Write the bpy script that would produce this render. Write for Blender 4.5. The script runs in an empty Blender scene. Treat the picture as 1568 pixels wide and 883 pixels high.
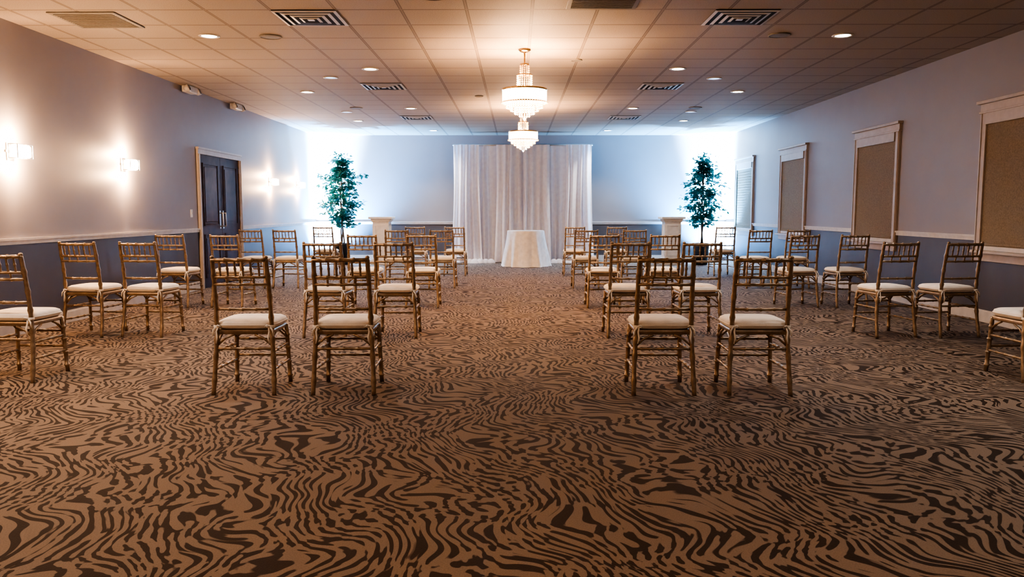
import bpy, bmesh, math, random
from mathutils import Vector, Matrix
random.seed(7)
C = bpy.context
XL, XR, YB, YF, H = -5.0, 5.25, 20.0, -3.5, 3.10
CX = 0.15

# ------------------------------------------------------------------ materials
def mk(name, col, rough=0.6, metal=0.0, emis=None, estr=0.0, var=0.08, nscale=12, bump=0.0, bscale=60, trans=0.0, alpha=1.0, spec=.5):
    m = bpy.data.materials.new(name); m.use_nodes = True
    nt = m.node_tree; b = nt.nodes['Principled BSDF']
    b.inputs['Roughness'].default_value = rough
    b.inputs['Metallic'].default_value = metal
    b.inputs['Transmission Weight'].default_value = trans
    b.inputs['Alpha'].default_value = alpha
    b.inputs['Specular IOR Level'].default_value = spec
    tc = nt.nodes.new('ShaderNodeTexCoord')
    n = nt.nodes.new('ShaderNodeTexNoise'); n.inputs['Scale'].default_value = nscale; n.inputs['Detail'].default_value = 4
    nt.links.new(tc.outputs['Object'], n.inputs['Vector'])
    r = nt.nodes.new('ShaderNodeValToRGB')
    r.color_ramp.elements[0].position = .3; r.color_ramp.elements[1].position = .7
    r.color_ramp.elements[0].color = [c*(1-var) for c in col]+[1]
    r.color_ramp.elements[1].color = [min(1, c*(1+var)) for c in col]+[1]
    nt.links.new(n.outputs['Fac'], r.inputs['Fac']); nt.links.new(r.outputs['Color'], b.inputs['Base Color'])
    if emis:
        b.inputs['Emission Color'].default_value = (*emis, 1); b.inputs['Emission Strength'].default_value = estr
    if bump:
        n2 = nt.nodes.new('ShaderNodeTexNoise'); n2.inputs['Scale'].default_value = bscale
        nt.links.new(tc.outputs['Object'], n2.inputs['Vector'])
        bp = nt.nodes.new('ShaderNodeBump'); bp.inputs['Strength'].default_value = bump; bp.inputs['Distance'].default_value = .01
        nt.links.new(n2.outputs['Fac'], bp.inputs['Height']); nt.links.new(bp.outputs['Normal'], b.inputs['Normal'])
    return m

def math_node(nt, op, a, b=None, c=None):
    n = nt.nodes.new('ShaderNodeMath'); n.operation = op
    for i, v in enumerate((a, b, c)):
        if v is None: continue
        if isinstance(v, (int, float)): n.inputs[i].default_value = v
        else: nt.links.new(v, n.inputs[i])
    return n.outputs[0]

def carpet_mat():
    m = bpy.data.materials.new('zebra_carpet'); m.use_nodes = True
    nt = m.node_tree; L = nt.links; b = nt.nodes['Principled BSDF']
    b.inputs['Roughness'].default_value = .8
    b.inputs['Specular IOR Level'].default_value = .22
    b.inputs['Sheen Weight'].default_value = .03
    tc = nt.nodes.new('ShaderNodeTexCoord')
    def vm(op, a, bb):
        n = nt.nodes.new('ShaderNodeVectorMath'); n.operation = op
        L.new(a, n.inputs[0])
        if isinstance(bb, tuple): n.inputs[1].default_value = bb
        elif isinstance(bb, (int, float)): n.inputs['Scale'].default_value = bb
        else: L.new(bb, n.inputs[1])
        return n.outputs[0]
    P = tc.outputs['Object']
    def nz(scale, det, vec=None):
        n = nt.nodes.new('ShaderNodeTexNoise'); n.inputs['Scale'].default_value = scale; n.inputs['Detail'].default_value = det
        L.new(vec if vec is not None else P, n.inputs['Vector']); return n
    off = vm('SCALE', vm('SUBTRACT', nz(1.6, 0).outputs['Color'], (.5, .5, .5)), .62)
    off2 = vm('SCALE', vm('SUBTRACT', nz(4.5, 0).outputs['Color'], (.5, .5, .5)), .17)
    Q = vm('ADD', vm('ADD', P, off), off2)
    sx = nt.nodes.new('ShaderNodeSeparateXYZ'); L.new(Q, sx.inputs[0])
    ca, sa = math.cos(.35), math.sin(.35)
    u = math_node(nt, 'ADD', math_node(nt, 'MULTIPLY', sx.outputs[0], ca), math_node(nt, 'MULTIPLY', sx.outputs[1], sa))
    w = math_node(nt, 'SUBTRACT', math_node(nt, 'MULTIPLY', sx.outputs[1], ca), math_node(nt, 'MULTIPLY', sx.outputs[0], sa))
    s = math_node(nt, 'SINE', math_node(nt, 'MULTIPLY', u, 2*math.pi/.050))
    cb = nt.nodes.new('ShaderNodeCombineXYZ'); L.new(math_node(nt, 'MULTIPLY', u, 27), cb.inputs[0]); L.new(math_node(nt, 'MULTIPLY', w, 12), cb.inputs[1])
    n2 = nz(1, 1.0, cb.outputs[0])
    v = math_node(nt, 'ADD', s, math_node(nt, 'MULTIPLY', math_node(nt, 'SUBTRACT', n2.outputs['Fac'], .5), 8.5))
    r = nt.nodes.new('ShaderNodeValToRGB')
    r.color_ramp.elements[0].position = .41; r.color_ramp.elements[0].color = (.038, .023, .016, 1)
    r.color_ramp.elements[1].position = .48; r.color_ramp.elements[1].color = (.245, .185, .142, 1)
    L.new(math_node(nt, 'ADD', math_node(nt, 'MULTIPLY', v, .2), .5), r.inputs['Fac'])
    n3 = nz(160, 3)
    mx = nt.nodes.new('ShaderNodeMix'); mx.data_type = 'RGBA'; mx.blend_type = 'MULTIPLY'; mx.inputs['Factor'].default_value = .5
    L.new(r.outputs['Color'], mx.inputs['A'])
    rr = nt.nodes.new('ShaderNodeValToRGB'); rr.color_ramp.elements[0].position = .3; rr.color_ramp.elements[1].position = .7
    rr.color_ramp.elements[0].color = (.5, .5, .5, 1)
    L.new(n3.outputs['Fac'], rr.inputs['Fac']); L.new(rr.outputs['Color'], mx.inputs['B'])
    L.new(mx.outputs['Result'], b.inputs['Base Color'])
    bp = nt.nodes.new('ShaderNodeBump'); bp.inputs['Strength'].default_value = .4; bp.inputs['Distance'].default_value = .005
    L.new(n3.outputs['Fac'], bp.inputs['Height']); L.new(bp.outputs['Normal'], b.inputs['Normal'])
    return m

def ceiling_mat():
    m = bpy.data.materials.new('ceiling_tile'); m.use_nodes = True
    nt = m.node_tree; L = nt.links; b = nt.nodes['Principled BSDF']
    b.inputs['Roughness'].default_value = .7
    tc = nt.nodes.new('ShaderNodeTexCoord'); s = nt.nodes.new('ShaderNodeSeparateXYZ'); L.new(tc.outputs['Object'], s.inputs[0])
    def line(c, o, w):
        f = math_node(nt, 'FRACT', math_node(nt, 'DIVIDE', math_node(nt, 'ADD', c, 100*.61-o), .61))
        d = math_node(nt, 'ABSOLUTE', math_node(nt, 'SUBTRACT', f, .5))
        return math_node(nt, 'GREATER_THAN', d, .5-w/.61)
    g = math_node(nt, 'MAXIMUM', line(s.outputs[0], CX, .010), line(s.outputs[1], 7.62, .010))
    e = math_node(nt, 'MAXIMUM', line(s.outputs[0], CX, .016), line(s.outputs[1], 7.62, .016))  # thin dark edges along the grid bars: gap shadow put into the colour
    n = nt.nodes.new('ShaderNodeTexNoise'); n.inputs['Scale'].default_value = 90; n.inputs['Detail'].default_value = 4
    L.new(tc.outputs['Object'], n.inputs['Vector'])
    r = nt.nodes.new('ShaderNodeValToRGB')
    r.color_ramp.elements[0].position = .35; r.color_ramp.elements[0].color = (.36, .30, .245, 1)
    r.color_ramp.elements[1].position = .6; r.color_ramp.elements[1].color = (.43, .36, .295, 1)
    L.new(n.outputs['Fac'], r.inputs['Fac'])
    m1 = nt.nodes.new('ShaderNodeMix'); m1.data_type = 'RGBA'; L.new(e, m1.inputs['Factor'])
    L.new(r.outputs['Color'], m1.inputs['A']); m1.inputs['B'].default_value = (.15, .12, .095, 1)
    m2 = nt.nodes.new('ShaderNodeMix'); m2.data_type = 'RGBA'; L.new(g, m2.inputs['Factor'])
    L.new(m1.outputs['Result'], m2.inputs['A']); m2.inputs['B'].default_value = (.28, .23, .185, 1)
    L.new(m2.outputs['Result'], b.inputs['Base Color'])
    bp = nt.nodes.new('ShaderNodeBump'); bp.inputs['Strength'].default_value = .3; bp.inputs['Distance'].default_value = .01
    L.new(n.outputs['Fac'], bp.inputs['Height']); L.new(bp.outputs['Normal'], b.inputs['Normal'])
    return m

def wall_mat():
    m = bpy.data.materials.new('two_tone_wall_paint'); m.use_nodes = True
    nt = m.node_tree; L = nt.links; b = nt.nodes['Principled BSDF']; b.inputs['Roughness'].default_value = .5
    tc = nt.nodes.new('ShaderNodeTexCoord'); s = nt.nodes.new('ShaderNodeSeparateXYZ'); L.new(tc.outputs['Object'], s.inputs[0])
    g = math_node(nt, 'GREATER_THAN', s.outputs[2], .93)
    n = nt.nodes.new('ShaderNodeTexNoise'); n.inputs['Scale'].default_value = 3; n.inputs['Detail'].default_value = 5
    L.new(tc.outputs['Object'], n.inputs['Vector'])
    a = nt.nodes.new('ShaderNodeMix'); a.data_type = 'RGBA'; L.new(n.outputs['Fac'], a.inputs['Factor'])
    a.inputs['A'].default_value = (.285, .264, .272, 1); a.inputs['B'].default_value = (.315, .292, .30, 1)
    c = nt.nodes.new('ShaderNodeMix'); c.data_type = 'RGBA'; L.new(n.outputs['Fac'], c.inputs['Factor'])
    c.inputs['A'].default_value = (.070, .060, .062, 1); c.inputs['B'].default_value = (.105, .092, .094, 1)
    mx = nt.nodes.new('ShaderNodeMix'); mx.data_type = 'RGBA'; L.new(g, mx.inputs['Factor'])
    L.new(c.outputs['Result'], mx.inputs['A']); L.new(a.outputs['Result'], mx.inputs['B'])
    L.new(mx.outputs['Result'], b.inputs['Base Color'])
    n2 = nt.nodes.new('ShaderNodeTexNoise'); n2.inputs['Scale'].default_value = 150
    L.new(tc.outputs['Object'], n2.inputs['Vector'])
    bp = nt.nodes.new('ShaderNodeBump'); bp.inputs['Strength'].default_value = .12; bp.inputs['Distance'].default_value = .005
    L.new(n2.outputs['Fac'], bp.inputs['Height']); L.new(bp.outputs['Normal'], b.inputs['Normal'])
    return m

M = dict(
 carpet=carpet_mat(), ceil=ceiling_mat(), wall=wall_mat(),
 trim=mk('white_trim_paint', (.62, .59, .57), .45),
 cream=mk('cream_trim_paint', (.46, .40, .36), .45),
 shade=mk('woven_shade_fabric', (.25, .195, .135), .85, var=.2, nscale=70, bump=.3, bscale=200),
 door=mk('dark_stained_wood', (.055, .026, .020), .6, var=.3, nscale=6, spec=.15),
 steel=mk('brushed_steel', (.6, .58, .55), .3, 1.0),
 gold=mk('antique_gold_wood', (.38, .285, .20), .34, .6, var=.25, nscale=25),
 cushion=mk('ivory_cushion_fabric', (.90, .83, .75), .85, bump=.2, bscale=200),
 black=mk('black_plastic', (.02, .02, .022), .4),
 pot=mk('navy_glazed_pot', (.012, .02, .035), .35),
 soil=mk('potting_soil', (.03, .02, .012), .95, bump=.6),
 bark=mk('ficus_bark', (.14, .10, .07), .8, var=.3, nscale=30, bump=.4),
 leaf=mk('ficus_leaf', (.025, .12, .10), .4, var=.5, nscale=6),
 cloth=mk('white_tablecloth', (.92, .90, .88), .8),
 white=mk('white_painted_mdf', (.74, .72, .70), .5),
 vent=mk('vent_metal_white', (.60, .57, .55), .4),
 ventdark=mk('vent_dark_gap', (.02, .02, .025), .7),
 grey=mk('grey_grille', (.22, .20, .18), .6, var=.1, nscale=50),
 lamp=mk('lamp_lens', (1, .95, .9), .4, emis=(1, .93, .82), estr=28),
 blens=mk('blue_lamp_lens', (.25, .4, .6), .2, emis=(.35, .6, 1), estr=1.6),
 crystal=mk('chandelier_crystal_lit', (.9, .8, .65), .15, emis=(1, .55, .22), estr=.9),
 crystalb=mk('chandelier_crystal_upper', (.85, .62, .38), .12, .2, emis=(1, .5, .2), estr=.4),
 drum=mk('chandelier_drum_lit', (1, .9, .75), .5, emis=(1, .78, .52), estr=7, var=.02),
 brass=mk('warm_brass', (.75, .5, .25), .25, 1.0),
 bulb=mk('sconce_glass_lit', (1, .9, .75), .2, emis=(1, .78, .50), estr=26, var=.02),
 uplens=mk('uplight_lens', (.5, .7, 1), .2, emis=(.35, .65, 1), estr=40),
)
def translucent(m, fac, col):
    nt = m.node_tree; b = nt.nodes['Principled BSDF']; out = nt.nodes['Material Output']
    t = nt.nodes.new('ShaderNodeBsdfTranslucent'); t.inputs['Color'].default_value = (*col, 1)
    mx = nt.nodes.new('ShaderNodeMixShader'); mx.inputs[0].default_value = fac
    nt.links.new(b.outputs[0], mx.inputs[1]); nt.links.new(t.outputs[0], mx.inputs[2]); nt.links.new(mx.outputs[0], out.inputs[0])
    return m
M['sheer'] = translucent(mk('sheer_white_voile', (.96, .92, .96), .8), .30, (.95, .92, .97))
translucent(M['leaf'], .35, (.04, .36, .34))

# ------------------------------------------------------------------ mesh builder
class MB:
    def __init__(s): s.bm = bmesh.new(); s.mats = []
    def mi(s, k):
        if k not in s.mats: s.mats.append(k)
        return s.mats.index(k)
    def face(s, vs, k, smooth=False):
        try: f = s.bm.faces.new(vs)
        except ValueError: return None
        f.material_index = s.mi(k); f.smooth = smooth; return f
    def box(s, lo, hi, k, mat=None, bev=0):
        c = [(lo[i]+hi[i])/2 for i in range(3)]; d = [abs(hi[i]-lo[i]) for i in range(3)]
        r = bmesh.ops.create_cube(s.bm, size=1, matrix=Matrix.Translation(c) @ Matrix.Diagonal((*d, 1)))
        vs = r['verts']
        if bev:
            es = list({e for v in vs for e in v.link_edges})
            rb = bmesh.ops.bevel(s.bm, geom=es, offset=bev, segments=2, affect='EDGES', profile=.5)
            vs = list({v for f in rb['faces'] for v in f.verts} | {v for v in vs if v.is_valid})
        if mat is not None: bmesh.ops.transform(s.bm, matrix=mat, verts=vs)
        i = s.mi(k)
        for f in {f for v in vs for f in v.link_faces}: f.material_index = i
        return vs
    def tube(s, path, rad, k, seg=8, cap=True):
        path = [Vector(p) for p in path]; n = len(path)
        if isinstance(rad, (int, float)): rad = [rad]*n
        rings = []
        up = Vector((0, 0, 1))
        d0 = (path[-1]-path[0]).normalized()
        if abs(d0.dot(up)) > .9: up = Vector((0, 1, 0))
        for i in range(n):
            d = (path[min(i+1, n-1)]-path[max(i-1, 0)]).normalized()
            a = d.cross(up).normalized(); bb = a.cross(d).normalized()
            rings.append([s.bm.verts.new(path[i]+rad[i]*(math.cos(t)*a+math.sin(t)*bb)) for t in [2*math.pi*j/seg for j in range(seg)]])
        for i in range(n-1):
            for j in range(seg):
                s.face([rings[i][j], rings[i][(j+1) % seg], rings[i+1][(j+1) % seg], rings[i+1][j]], k, True)
        if cap:
            s.face(rings[0][::-1], k); s.face(rings[-1], k)
    def lathe(s, prof, k, c=(0, 0, 0), seg=24, smooth=True, cap0=False, cap1=False, fr=None, rot=None):
        rings = []
        for r, z in prof:
            ring = []
            for j in range(seg):
                t = 2*math.pi*j/seg; rr = r*(fr(t, z) if fr else 1)
                v = Vector((rr*math.cos(t), rr*math.sin(t), z))
                if rot is not None: v = rot @ v
                ring.append(s.bm.verts.new(v+Vector(c)))
            rings.append(ring)
        for i in range(len(rings)-1):
            for j in range(seg):
                s.face([rings[i][j], rings[i][(j+1) % seg], rings[i+1][(j+1) % seg], rings[i+1][j]], k, smooth)
        if cap0: s.face(rings[0][::-1], k)
        if cap1: s.face(rings[-1], k)
    def octa(s, c, r, h, k):
        c = Vector(c); t = s.bm.verts.new(c+Vector((0, 0, h))); b = s.bm.verts.new(c-Vector((0, 0, h)))
        q = [s.bm.verts.new(c+Vector((r*math.cos(a), r*math.sin(a), 0))) for a in (0, math.pi/2, math.pi, 1.5*math.pi)]
        for i in range(4):
            s.face([q[i], q[(i+1) % 4], t], k); s.face([q[(i+1) % 4], q[i], b], k)
    def mesh(s, name):
        bmesh.ops.recalc_face_normals(s.bm, faces=s.bm.faces[:])
        me = bpy.data.meshes.new(name); s.bm.to_mesh(me); s.bm.free()
        for k in s.mats: me.materials.append(M[k])
        return me
    def obj(s, name, loc=(0, 0, 0), rz=0):
        return place(s.mesh(name), name, loc, rz)
def place(me, name, loc=(0, 0, 0), rz=0):
    o = bpy.data.objects.new(name, me); C.scene.collection.objects.link(o)
    o.location = loc; o.rotation_euler = (0, 0, rz); return o
def light(name, typ, loc, e, col, parent=None, rot=(0, 0, 0), **kw):
    l = bpy.data.lights.new(name, typ); l.energy = e; l.color = col
    for k, v in kw.items(): setattr(l, k, v)
    o = bpy.data.objects.new(name, l); C.scene.collection.objects.link(o)
    o.location = loc; o.rotation_euler = rot
    if parent:
        o.parent = parent; o.location = Vector(loc)-parent.location
    return o

# ------------------------------------------------------------------ shell
T = .15
def wall(name, lo, hi, k='wall'):
    b = MB(); b.box(lo, hi, k); return b.obj(name)
wall('floor', (XL-T, YF-T, -.1), (XR+T, YB+T, 0), 'carpet')
wall('ceiling', (XL-T, YF-T, H), (XR+T, YB+T, H+.1), 'ceil')
wall('wall_right', (XR, YF, 0), (XR+T, YB, H))
wall('wall_back', (XL-T, YB, 0), (XR+T, YB+T, H))
wall('wall_front', (XL-T, YF-T, 0), (XR+T, YF, H))
wall('wall_left', (XL-T, YF, 0), (XL, YB, H))
DOOR = (12.55, 14.5)
WINS = [(5.0-.71, 5.0+.71), (7.68, 9.1), (11.02, 12.44), (14.5, 15.92), (17.7, 19.12)]
def profile_side(b, x, sgn, y0, y1, z0, z1, t, k):
    b.box((min(x, x+sgn*t), y0, z0), (max(x, x+sgn*t), y1, z1), k)
def segs(a, b, cuts):
    out = []; p = a
    for c0, c1 in cuts:
        out.append((p, c0)); p = c1
    out.append((p, b)); return out
for nm, x, sg, rc, bc in (('left', XL, 1, [DOOR], [DOOR]), ('right', XR, -1, WINS, [])):
    b = MB()
    for a, c in segs(YF, YB, bc):
        profile_side(b, x, sg, a, c, 0, .12, .018, 'trim'); profile_side(b, x, sg, a, c, .12, .135, .010, 'trim')
    b.obj('baseboard_'+nm)
    b = MB()
    for a, c in segs(YF, YB, rc):
        profile_side(b, x, sg, a, c, .905, .965, .018, 'trim'); profile_side(b, x, sg, a, c, .945, .968, .032, 'trim')
    b.obj('trim_'+('1' if nm == 'left' else '2'))
b = MB(); b.box((XL+.02, YB-.018, 0), (XR-.02, YB, .12), 'trim'); b.box((XL+.02, YB-.010, .12), (XR-.02, YB, .135), 'trim'); b.obj('baseboard_back')
b = MB(); b.box((XL+.03, YB-.018, .905), (XR-.03, YB, .965), 'trim'); b.box((XL+.03, YB-.032, .945), (XR-.03, YB, .968), 'trim'); b.obj('trim_3')

# windows
def window(i, y0, y1):
    b = MB(); x = XR; z0, z1 = .80, 2.32
    def bx(ya, yb, za, zb, t, k, off=0): b.box((x-t, ya, za), (x-off, yb, zb), k, bev=.004)
    w = .10
    bx(y0, y0+w, z0, z1, .035, 'cream'); bx(y1-w, y1, z0, z1, .035, 'cream')
    bx(y0+.01, y0+.03, z0, z1, .045, 'cream'); bx(y1-.03, y1-.01, z0, z1, .045, 'cream')
    bx(y0-.01, y1+.01, z1, z1+.10, .038, 'cream'); bx(y0-.04, y1+.04, z1+.10, z1+.135, .075, 'cream')
    bx(y0-.02, y1+.02, z1-.005, z1+.018, .050, 'cream')
    bx(y0-.04, y1+.04, z0-.03, z0, .085, 'cream'); bx(y0, y1, z0-.12, z0-.03, .03, 'cream')
    bx(y0+w, y1-w, z0, z0+.05, .02, 'trim')
    b.box((x-.014, y0+w, z0+.05), (x-.004, y1-w, z1), 'shade')
    bx(y0+w+.01, y1-w-.01, z1-.13, z1-.005, .05, 'cream')      # cassette valance
    b.box((x-.030, y0+w+.02, z0+.06), (x-.016, y1-w-.02, z0+.085), 'shade')
    n = 22
    for j in range(n):
        z = z0+.10+j*(z1-.16-z0-.10)/n
        b.box((x-.017, y0+w+.015, z), (x-.013, y1-w-.015, z+.004), 'shade')
    b.obj('window_%d' % i)
for i, (a, c) in enumerate(WINS): window(i+1, a, c)

# double door standing on the room face of the wall
b = MB(); y0, y1 = DOOR; x = XL+.004
for ya, yb in ((y0, y0+.09), (y1-.09, y1)):
    b.box((x, ya, 0), (x+.035, yb, 2.13), 'cream', bev=.004)
    b.box((x, ya+.02 if ya == y0 else ya+.05, 0), (x+.045, (ya+.04) if ya == y0 else ya+.07, 2.13), 'cream')
b.box((x, y0, 2.13), (x+.035, y1, 2.22), 'cream', bev=.004)
b.box((x, y0-.01, 2.205), (x+.050, y1+.01, 2.235), 'cream')
ym = (y0+y1)/2
for ya, yb in ((y0+.09, ym-.004), (ym+.004, y1-.09)):
    b.box((x, ya, .01), (x+.012, yb, 2.13), 'door')
    for za, zb in ((.16, .86), (1.0, 2.0)):
        g = .12
        b.box((x+.010, ya+g, za), (x+.022, ya+g+.02, zb), 'door'); b.box((x+.010, yb-g-.02, za), (x+.022, yb-g, zb), 'door')
        b.box((x+.010, ya+g, za), (x+.022, yb-g, za+.02), 'door'); b.box((x+.010, ya+g, zb-.02), (x+.022, yb-g, zb), 'door')
        b.box((x+.010, ya+g+.06, za+.06), (x+.020, yb-g-.06, zb-.06), 'door', bev=.004)
for s in (-1, 1):
    yy = ym+s*.07
    b.tube([(x+.012, yy, .98), (x+.06, yy, .98), (x+.06, yy, 1.0), (x+.06, yy, 1.18), (x+.06, yy, 1.20), (x+.012, yy, 1.20)], .010, 'steel')
    b.box((x+.011, yy-.025, .94), (x+.016, yy+.025, 1.24), 'steel')
    for zh in (.25, 1.05, 1.9):
        ye = y0+.095 if s < 0 else y1-.095
        b.tube([(x+.018, ye, zh), (x+.018, ye, zh+.09)], .009, 'steel')
b.obj('door_1')

# ------------------------------------------------------------------ chiavari chair
def chair_mesh():
    b = MB(); K = 'gold'
    def bam(p, q, r, knots, mid=None, n=None):
        p, q = Vector(p), Vector(q)
        ts = set([0, 1])
        for k in knots:
            for d, in ((-.022,), (-.010,), (0,), (.010,), (.022,)): ts.add(min(1, max(0, k+d/(q-p).length*.45)))
        for i in range(1, 8): ts.add(i/8)
        ts = sorted(ts); path = []; rad = []
        for t in ts:
            if mid is None: P = p.lerp(q, t)
            else:
                m = Vector(mid); P = (1-t)**2*p+2*t*(1-t)*m+t*t*q
            path.append(P)
            dm = min([abs(t-k)*(q-p).length for k in knots] or [9])
            rad.append(r*(1.35 if dm < .006 else 1.0))
        b.tube(path, rad, K, 8)
    for s in (-1, 1):
        bam((s*.195, .20, 0), (s*.180, .18, .43), .0155, (.12, .36, .6, .82))
        pts = [(.205, -.235, 0), (.200, -.205, .16), (.192, -.187, .32), (.186, -.180, .44), (.184, -.186, .58), (.182, -.205, .72), (.180, -.232, .86), (.179, -.246, .925)]
        path = []; rad = []
        for i in range(len(pts)-1):
            for j in range(5):
                t = j/5; P = Vector(pts[i]).lerp(Vector(pts[i+1]), t); path.append((s*P.x, P.y, P.z))
                rad.append(.0155)
        path.append((s*pts[-1][0], pts[-1][1], pts[-1][2])); rad.append(.012)
        for zz in (.10, .24, .36, .52, .66, .80):
            i = min(range(len(path)), key=lambda q: abs(path[q][2]-zz)); rad[i] = .0205
        b.tube(path, rad, K, 8)
        b.lathe([(.004, .945), (.012, .94), (.016, .932), (.012, .924)], K, (s*.179, -.246, 0), 8, cap0=True)
        bam((s*.197, -.205, .17), (s*.190, .193, .17), .0095, (.25, .5, .75))
        bam((s*.193, -.190, .29), (s*.185, .187, .29), .0095, (.25, .5, .75))
        b.tube([(s*.186, .183, .33), (s*.184, .13, .38), (s*.183, .07, .405)], .008, K, 6)
        b.tube([(s*.188, -.183, .33), (s*.184, -.13, .38), (s*.183, -.07, .405)], .008, K, 6)
        b.tube([(s*.183, .185, .33), (s*.13, .182, .38), (s*.07, .181, .405)], .008, K, 6)
        b.tube([(s*.187, -.184, .33), (s*.13, -.182, .38), (s*.07, -.181, .405)], .008, K, 6)
    bam((-.186, .19, .32), (.186, .19, .32), .0095, (.25, .5, .75))
    bam((-.190, .195, .20), (.190, .195, .20), .0095, (.25, .5, .75))
    bam((-.192, -.188, .31), (.192, -.188, .31), .0095, (.25, .5, .75))
    def yb(z):
        return -.186-(z-.58)*.18 if z > .58 else -.184
    def rail(z, r, kn=(.25, .5, .75)):
        bam((-.181, yb(z), z), (.181, yb(z), z), r, kn, mid=(0, yb(z)-.035, z))
    rail(.915, .0135); rail(.800, .0105); rail(.750, .0105); rail(.580, .0105)
    for i in range(6):
        x = -.13+i*.052; bow = -.0175*(1-(x/.181)**2)
        bam((x, yb(.80)+bow, .80), (x, yb(.915)+bow, .915), .0075, (.5,))
    for i in (0, 1, 2):
        x = (-.09, 0, .09)[i]; bow = -.0175*(1-(x/.181)**2)
        b.tube([(x, yb(.75)+bow, .75), (x, yb(.80)+bow, .80)], .008, K, 6)
    b.box((-.185, -.185, .405), (.185, .19, .44), K, bev=.012)
    def fr(t, z):
        n = 5.0
        return (abs(math.cos(t))**n+abs(math.sin(t))**n)**(-1/n)
    b.lathe([(.170, .441), (.190, .446), (.202, .458), (.204, .474), (.198, .490), (.175, .502), (.12, .508), (.05, .510)], 'cushion', (0, .005, 0), 40, cap0=True, cap1=True, fr=fr)
    b.lathe([(.200, .464), (.208, .468), (.208, .472), (.200, .476)], 'cushion', (0, .005, 0), 40, fr=fr)
    for s in (-1, 1):
        b.lathe([(.020, .452), (.023, .458), (.023, .466), (.020, .472)], 'cushion', (s*.186, -.181, 0), 8)
        b.tube([(s*.17, -.20, .462), (s*.178, -.215, .43), (s*.172, -.222, .39), (s*.18, -.222, .35)], [.006, .006, .007, .004], 'cushion', 5)
        b.tube([(s*.18, -.203, .462), (s*.200, -.213, .44), (s*.205, -.215, .40)], [.006, .006, .004], 'cushion', 5)
        b.tube([(s*.18, -.203, .462), (s*.165, -.225, .475), (s*.150, -.22, .462), (s*.178, -.205, .458)], .005, 'cushion', 5)
    return b.mesh('chiavari_chair')
CH = chair_mesh()
chairs = [
 (-1.84, 5.52, 0), (-1.17, 5.52, 1), (1.00, 5.52, 0), (1.65, 5.52, -1),
 (-1.86, 7.92, -2), (-1.18, 7.92, 0), (1.10, 7.95, 2), (1.80, 7.95, 1),
 (-1.95, 10.35, -1), (-1.20, 10.35, 0), (1.12, 10.35, 1), (1.90, 10.4, 0),
 (-1.90, 12.95, 0), (-1.18, 12.95, -2), (1.12, 12.95, 1), (1.90, 13.0, 0),
 (-1.92, 15.4, 0), (-1.16, 15.4, -2), (1.12, 15.4, 1), (1.92, 15.4, 0),
 (-3.69, 5.90, -3),
 (-4.25, 7.98, -6), (-3.66, 7.98, -6),
 (-4.38, 10.35, -5), (-3.68, 10.35, -6),
 (-4.22, 12.95, -4), (-3.68, 12.95, -4),
 (-3.66, 15.4, -3),
 (3.86, 5.93, 4),
 (3.70, 7.98, 8), (4.32, 7.98, 8),
 (4.29, 10.4, 6), (3.66, 10.4, 5),
 (3.88, 12.95, 4), (4.48, 12.95, 4),
 (3.97, 15.4, 3),
]
for i, (x, y, a) in enumerate(chairs):
    place(CH, 'chiavari_chair' if i == 0 else 'chiavari_chair.%03d' % i, (x, y, 0), math.radians(a))

# ------------------------------------------------------------------ drape backdrop
def drape():
    b = MB()
    y0 = 19.25; xa, xb, zt = CX-1.64, CX+1.66, 2.80
    def panel(x0, x1, dy, flare, nf, amp, seedv, z0=.01, bowl=0):
        nx = int(nf*14); nz = 16; grid = []
        rnd = random.Random(seedv); phs = [rnd.uniform(-.9, .9) for _ in range(int(nf)+3)]
        for i in range(nx+1):
            u = i/nx; col = []
            for j in range(nz+1):
                v = j/nz; z = z0+(zt-z0)*(1-v)
                k = u*nf; kk = int(k); ph = phs[kk]*(1-(k-kk))+phs[kk+1]*(k-kk)
                w = math.sin(2*math.pi*k+ph*1.6)
                a = amp*(.45+.7*v)*(.75+.35*math.sin(k*1.7+seedv))
                x = x0+(x1-x0)*u + flare*(v**4)*( (u-.5)*2 if bowl == 0 else bowl*(1)) + .012*math.sin(5*v+k)
                y = y0+dy-a*(w*.5+.5) - (0.10*(v**10))*(abs(flare) > .05)
                col.append(b.bm.verts.new((x, y, z)))
            grid.append(col)
        for i in range(nx):
            for j in range(nz):
                b.face([grid[i][j], grid[i+1][j], grid[i+1][j+1], grid[i][j+1]], 'sheer', True)
    panel(xa+.05, xb-.05, .06, .02, 15, .16, 3)
    panel(xa, xa+.62, -.08, .07, 4, .17, 5)
    panel(xb-.62, xb, -.08, .07, 4, .17, 8)
    panel(CX-.62, CX-.02, -.06, .04, 3.5, .16, 11)
    panel(CX+.02, CX+.66, -.06, .04, 3.5, .16, 14)
    for s, xc in ((-1, CX-1.0), (1, CX+1.02)):
        for q in range(5):
            r = random.uniform(.09, .15)
            b.lathe([(r*1.1, .002), (r, .03), (r*.7, .07), (r*.3, .10)], 'sheer', (xc+(q-2)*.13, y0-.26+random.uniform(-.03, .03), 0), 14, cap1=True, fr=lambda t, z: 1+.12*math.sin(5*t+q))
    b.tube([(xa-.02, y0+.0, zt), (xb+.02, y0+.0, zt)], .02, 'steel')
    for x in (xa+.02, xb-.02):
        b.tube([(x, y0+.1, .01), (x, y0+.1, zt-.01)], .022, 'steel'); b.box((x-.2, y0-.05, 0.0), (x+.2, y0+.3, .012), 'steel')
    b.obj('drape_backdrop')
drape()

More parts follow.
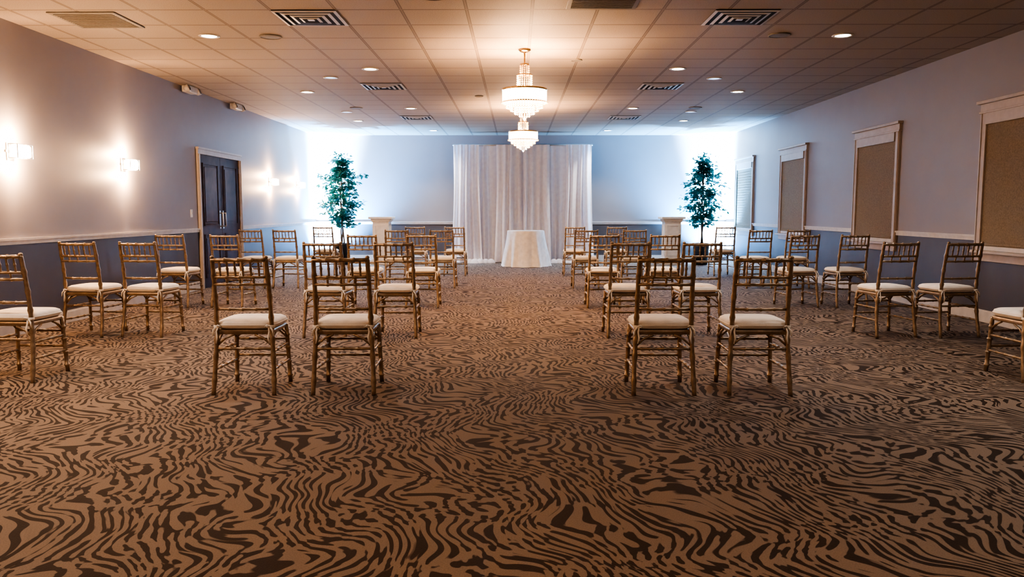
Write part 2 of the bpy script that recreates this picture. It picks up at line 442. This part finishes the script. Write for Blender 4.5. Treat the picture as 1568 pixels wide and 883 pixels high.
# table
b = MB(); zt = .80; rt = .415
def fr(t, z):
    v = max(0, (zt-z)/zt)
    return 1+v*(.07*math.sin(11*t)+.05*math.sin(7*t+1.3)+.03*math.sin(17*t+.4))
b.lathe([(.02, zt+.002), (.2, zt+.002), (rt-.01, zt), (rt, zt-.015), (rt+.005, zt-.1), (rt+.03, zt-.3), (rt+.07, zt-.55), (rt+.105, .02), (rt+.11, .006)], 'cloth', seg=132, cap0=True, fr=fr)
b.lathe([(.3, .0), (.3, .03), (.03, .05), (.03, zt-.03)], 'black', seg=16, cap0=True)
b.obj('round_draped_table', (.22, 17.9, 0))

# pedestals
def pedestal():
    b = MB()
    def sq(h, z0, z1, k='white', bev=.006): b.box((-h, -h, z0), (h, h, z1), k, bev=bev)
    sq(.24, 0, .10); sq(.215, .10, .14); sq(.185, .14, 1.0); sq(.205, .98, 1.01); sq(.225, 1.01, 1.05); sq(.27, 1.05, 1.10)
    for a in range(4):
        R = Matrix.Rotation(a*math.pi/2, 4, 'Z')
        for bx in (((-.15, -.197, .2), (-.12, -.184, .92)), ((.12, -.197, .2), (.15, -.184, .92)), ((-.12, -.197, .2), (.12, -.184, .23)), ((-.12, -.197, .89), (.12, -.184, .92))):
            b.box(*bx, 'white', mat=R)
    return b.mesh('pedestal_column')
me = pedestal()
place(me, 'pedestal_column', (-3.12, 18.6, 0)); place(me, 'pedestal_column.001', (3.62, 18.6, 0))

# ficus
def ficus(seed):
    rnd = random.Random(seed); b = MB()
    b.lathe([(.13, 0), (.15, .01), (.185, .44), (.20, .45), (.20, .50), (.18, .50), (.175, .46)], 'pot', seg=28, cap0=True)
    b.lathe([(.178, .455), (.1, .47), (.01, .475)], 'soil', seg=20)
    trunks = []
    for k in range(3):
        a = k*2.1; path = []
        for i in range(13):
            t = i/12; z = .46+t*1.85
            r = .035*math.cos(t*6+a)*(1-t*.3)
            path.append(Vector((r*math.cos(a+t*5)+.02*math.cos(a), r*math.sin(a+t*5)+.02*math.sin(a), z)))
        b.tube(path, [.017*(1-.6*i/12) for i in range(13)], 'bark', 6); trunks.append(path)
    def leaf(p, d, L):
        d = d.normalized(); side = d.cross(Vector((0, 0, 1)))
        if side.length < .1: side = Vector((1, 0, 0))
        side.normalize(); side = Matrix.Rotation(rnd.uniform(-.9, .9), 3, d) @ side
        nrm = side.cross(d); w = L*.30
        v = [p, p+d*L*.35+side*w+nrm*w*.3, p+d*L*.75+side*w*.7+nrm*w*.2, p+d*L, p+d*L*.75-side*w*.7+nrm*w*.2, p+d*L*.35-side*w+nrm*w*.3]
        v = [b.bm.verts.new(q) for q in v]
        b.face([v[0], v[1], v[2], v[3]], 'leaf'); b.face([v[0], v[3], v[4], v[5]], 'leaf')
    nb = 90
    for i in range(nb):
        t = (i+.5)/nb; z = .98+1.42*t
        tr = trunks[i % 3]; idx = min(12, int((z-.46)/1.85*12)); p0 = tr[idx]
        env = .54*(math.sin(math.pi*min(1, (t*.80+.20)))**.5)*(.80+.30*math.sin(t*17+seed))
        if t > .6: env *= 1.12
        a = i*2.4+rnd.uniform(-.3, .3)
        L = env*rnd.uniform(.6, 1.08)
        d = Vector((math.cos(a), math.sin(a), rnd.uniform(-.1, .5)))
        path = [p0, p0+d*L*.5+Vector((0, 0, .02)), p0+d*L+Vector((0, 0, -.03*rnd.random()))]
        b.tube(path, [.006, .004, .002], 'bark', 4, cap=False)
        for q in range(27):
            u = rnd.uniform(.25, 1.05); P = path[0].lerp(path[1], min(1, u*2)) if u < .5 else path[1].lerp(path[2], (u-.5)*2)
            P = P+Vector([rnd.gauss(0, .035) for _ in range(3)])
            dd = Vector((d.x+rnd.gauss(0, .8), d.y+rnd.gauss(0, .8), rnd.gauss(-.25, .5)))
            leaf(P, dd, rnd.uniform(.07, .115))
    for q in range(90):
        P = Vector((rnd.gauss(0, .09), rnd.gauss(0, .09), rnd.uniform(2.3, 2.54)))
        leaf(P, Vector((rnd.gauss(0, 1), rnd.gauss(0, 1), rnd.uniform(-.2, 1))), rnd.uniform(.06, .09))
    return b.mesh('potted_ficus_tree')
place(ficus(3), 'potted_ficus_tree', (-4.02, 18.4, 0)); place(ficus(9), 'potted_ficus_tree.001', (4.27, 18.4, 0), .6)

# uplights
def uplight(i, x, y, tx, ty):
    b = MB()
    ang = math.atan2(ty-y, tx-x)
    R = Matrix.Rotation(ang, 3, 'Z') @ Matrix.Rotation(math.radians(24), 3, 'Y')
    c = Vector((0, 0, .13))
    b.lathe([(.03, -.09), (.075, -.085), (.085, -.05), (.085, .07), (.093, .075), (.093, .10), (.082, .10), (.08, .08)], 'black', c, 20, cap0=True, rot=R)
    b.lathe([(.079, .081), (.01, .083)], 'uplens', c, 20, cap1=True, rot=R)
    b.box((-.12, -.11, 0), (.12, .11, .012), 'black')
    for s in (-1, 1): b.box((-.015, s*.10-.006, .01), (.015, s*.10+.006, .16), 'black')
    o = b.obj('led_uplight' if i == 0 else 'led_uplight.%03d' % i, (x, y, 0))
    d = R @ Vector((0, 0, 1)); p = Vector((x, y, .13))+d*.12
    q = d.to_track_quat('-Z', 'Y').to_euler()
    light('lamp_wash', 'SPOT', p, 5200, (.13, .46, 1), o, q, spot_size=2.7, spot_blend=.6, shadow_soft_size=.07)
    light('lamp_core', 'SPOT', p, 70000, (.42, .70, 1), o, q, spot_size=1.15, spot_blend=1.0, shadow_soft_size=.07)
uplight(0, -4.66, 19.50, -4.86, 20.0)
uplight(1, 4.92, 19.50, 5.12, 20.0)

# ------------------------------------------------------------------ ceiling fixtures
def dl_mesh(lens, name, r=.085):
    b = MB()
    b.lathe([(r, -.001), (r+.025, -.001), (r+.027, -.006), (r+.015, -.012), (r, -.010), (r-.01, -.004)], 'vent', seg=28)
    b.lathe([(r, -.005), (.01, -.005)], lens, seg=28, cap1=True)
    return b.mesh(name)
DL = dl_mesh('lamp', 'recessed_downlight')
outer, inner = (-3.28, 3.48), (-1.92, 2.13)
pos = []
for k, D in enumerate([8.72, 10.72, 12.75, 14.77, 16.8, 18.8]):
    for x in (outer if k % 2 == 0 else inner): pos.append((x, D))
for D, xs in ((6.7, inner), (4.7, outer), (2.7, inner), (.7, outer), (-1.3, inner)):  # unseen downlights, added out of view as fill light
    for x in xs: pos.append((x, D))
for i, (x, y) in enumerate(pos):
    o = place(DL, 'recessed_downlight' if i == 0 else 'recessed_downlight.%03d' % i, (x, y, H))
    e = 105 if y > 4 else 50
    if y > 18: e = 230
    light('lamp', 'SPOT', (x, y, H-.02), e, (1, .94, .89), o, spot_size=1.9, spot_blend=.9, shadow_soft_size=.07)
BL = dl_mesh('blens', 'eyeball_downlight', .08)
for i, (x, y) in enumerate([(-2.6, 11.4), (2.8, 11.5), (3.3, 15.3), (-3.2, 15.3)]):
    place(BL, 'eyeball_downlight' if i == 0 else 'eyeball_downlight.%03d' % i, (x, y, H))
b = MB()
b.lathe([(.115, -.0), (.12, -.008), (.105, -.014), (.10, -.008)], 'grey', seg=28); b.lathe([(.1, -.009), (.05, -.012), (.005, -.013)], 'grey', seg=28, cap1=True)
SP = b.mesh('ceiling_speaker')
for i, (x, y) in enumerate([(-2.63, 8.75), (2.8, 8.7), (-.72, 7.15), (-2.9, 14.7), (3.25, 14.7), (.75, 10.1), (-.6, 13.2)]):
    o = place(SP, 'ceiling_speaker' if i == 0 else 'ceiling_speaker.%03d' % i, (x, y, H))
    if i > 4: o.scale = (.6, .6, 1)
# diffusers
b = MB(); h = .30
b.box((-h, -h, -.006), (h, h, -.0005), 'ventdark')
for r0, r1, z in ((.305, .275, -.010), (.235, .205, -.016), (.165, .135, -.020), (.095, .07, -.024)):
    for a in range(4):
        R = Matrix.Rotation(a*math.pi/2, 3, 'Z')
        vs = [R @ Vector(p) for p in ((-r0, -r0, z), (r0, -r0, z), (r1, -r1, z-.006), (-r1, -r1, z-.006))]
        b.face([b.bm.verts.new(v) for v in vs], 'vent')
b.box((-.03, -.03, -.026), (.03, .03, -.020), 'vent')
DF = b.mesh('ceiling_air_diffuser')
for i, (x, y) in enumerate([(-1.985, 7.925), (2.16, 7.925), (-1.985, 12.195), (2.16, 12.195), (-1.985, 16.2), (2.16, 16.2)]):
    place(DF, 'ceiling_air_diffuser' if i == 0 else 'ceiling_air_diffuser.%03d' % i, (x, y, H))
b = MB(); b.box((-.32, -.32, -.012), (.32, .32, -.001), 'grey', bev=.003)
for j in range(15): b.box((-.28, -.27+j*.038, -.017), (.28, -.27+j*.038+.012, -.011), 'grey')
RG = b.mesh('return_air_grille')
place(RG, 'return_air_grille', (.78, 7.25, H)); place(RG, 'return_air_grille.001', (-4.1, 8.0, H))
# emergency lights
b = MB(); b.box((-.06, -.16, -.10), (.06, .16, 0), 'vent', bev=.015)
for s in (-1, 1): b.lathe([(.02, -.06), (.05, -.03), (.055, .02), (.045, .025)], 'vent', (.05, s*.2, -.05), 14, cap0=True, rot=Matrix.Rotation(math.radians(70), 3, 'Y'))
for s in (-1, 1): b.tube([(0, s*.15, -.05), (.03, s*.2, -.05)], .015, 'vent')
EM = b.mesh('emergency_light')
place(EM, 'emergency_light', (XL+.09, 12.2, H)); place(EM, 'emergency_light.001', (XL+.09, 14.2, H))

# chandeliers
def chandelier():
    b = MB()
    b.lathe([(.01, 0), (.07, -.001), (.075, -.012), (.05, -.03), (.015, -.04)], 'brass', seg=24)
    for i in range(7):
        z = -.045-i*.018
        b.lathe([(.008, z), (.011, z-.008), (.008, z-.016)], 'brass', seg=8)
    b.tube([(0, 0, -.03), (0, 0, -.60)], .008, 'brass')
    b.lathe([(.05, -.165), (.055, -.17), (.05, -.18)], 'brass', seg=20)
    def strands(r, z0, z1, n, k, rr=.009, taper=1.0):
        m = max(1, int((z0-z1)/.024))
        for i in range(n):
            a = 2*math.pi*i/n
            for j in range(m):
                t = j/max(1, m-1) if m > 1 else 0
                R = r*(1+(taper-1)*t)
                b.octa((R*math.cos(a), R*math.sin(a), z0-(z0-z1)*(j+.5)/m), rr, .013, k)
    strands(.052, -.18, -.30, 12, 'crystalb'); strands(.085, -.29, -.46, 20, 'crystalb')
    b.lathe([(.085, -.285), (.089, -.29), (.085, -.297)], 'brass', seg=24)
    ro = .26
    b.lathe([(ro+.004, -.452), (ro+.006, -.458), (ro+.006, -.468), (ro, -.472)], 'brass', seg=48)
    b.lathe([(ro, -.47), (ro, -.60)], 'drum', seg=48)
    b.lathe([(ro-.006, -.47), (ro-.006, -.60)], 'drum', seg=48)
    b.lathe([(ro+.004, -.60), (ro+.006, -.606), (ro, -.614)], 'brass', seg=48)
    for a in range(4):
        t = a*math.pi/2; b.tube([(0, 0, -.46), (ro*math.cos(t), ro*math.sin(t), -.465)], .005, 'brass', 6)
    strands(ro+.012, -.59, -.63, 56, 'crystal', .007)
    strands(.215, -.60, -.675, 44, 'crystal'); strands(.165, -.60, -.71, 34, 'crystal'); strands(.115, -.60, -.745, 24, 'crystal'); strands(.06, -.60, -.775, 12, 'crystal')
    b.octa((0, 0, -.79), .02, .028, 'crystal')
    return b.mesh('crystal_chandelier')
CHN = chandelier()
for i, (x, y) in enumerate([(.10, 9.45), (.13, 14.4), (.08, 1.2)]):  # third chandelier is unseen, added overhead for warm ambient light
    o = place(CHN, 'crystal_chandelier' if i == 0 else 'crystal_chandelier.%03d' % i, (x, y, H))
    for k in range(2):
        a = k*math.pi+.5
        light('bulb_%d' % (k+1), 'POINT', (x+.16*math.cos(a), y+.16*math.sin(a), H-.50), 95 if i < 2 else 22, (1, .56, .27), o, shadow_soft_size=.02)
    light('bulb_3', 'POINT', (x, y, H-.86), 50 if i < 2 else 25, (1, .64, .38), o, shadow_soft_size=.05)

# sconces
def sconce():
    b = MB()
    b.box((0, -.055, -.09), (.012, .055, .09), 'steel', bev=.004)
    b.tube([(.012, 0, 0), (.06, 0, 0)], .010, 'steel')
    b.box((.03, -.13, -.012), (.05, .13, .012), 'steel', bev=.003)
    for s in (-1, 1):
        y = s*.075
        b.tube([(.05, y, 0), (.07, y, 0)], .012, 'steel')
        b.box((.075, y-.045, -.06), (.155, y+.045, .06), 'bulb', bev=.02)
        for z in (-.070, .064): b.box((.068, y-.052, z), (.162, y+.052, z+.006), 'steel')
        for dx in (.070, .156):
            for dy in (-.052, .046): b.box((dx, y+dy, -.07), (dx+.006, y+dy+.006, .07), 'steel')
    return b.mesh('wall_sconce')
SC = sconce()
for i, y in enumerate([3.4, 5.65, 7.93, 10.2, 16.25, 18.3]):  # first two sconces are out of view, added to warm the ambient light
    o = place(SC, 'wall_sconce' if i == 0 else 'wall_sconce.%03d' % i, (XL, y, 1.82))
    for j, dz in enumerate((.13, -.13)):
        light('lamp_%d' % (j+1), 'POINT', (XL+.11, y, 1.82+dz), 46, (1, .58, .30), o, shadow_soft_size=.03)

# small wall plates
b = MB(); b.box((0, -.04, -.06), (.006, .04, .06), 'white', bev=.002)
for s in (-1, 1): b.box((.006, s*.018-.006, -.012), (.012, s*.018+.006, .012), 'white')
b.obj('light_switch', (XL, 12.3, 1.2))

# ------------------------------------------------------------------ world, camera, view
w = bpy.data.worlds.new('world'); C.scene.world = w; w.use_nodes = True
w.node_tree.nodes['Background'].inputs[0].default_value = (.05, .05, .06, 1)
cam = bpy.data.cameras.new('camera'); co = bpy.data.objects.new('camera', cam); C.scene.collection.objects.link(co)
cam.sensor_width = 36; cam.lens = 28.0
co.location = (0, 0, 1.24)
co.rotation_euler = (math.radians(90-5.57), 0, math.radians(.28))
C.scene.camera = co
vs = C.scene.view_settings
vs.view_transform = 'AgX'
try: vs.look = 'AgX - High Contrast'
except Exception: pass
vs.exposure = 0.35
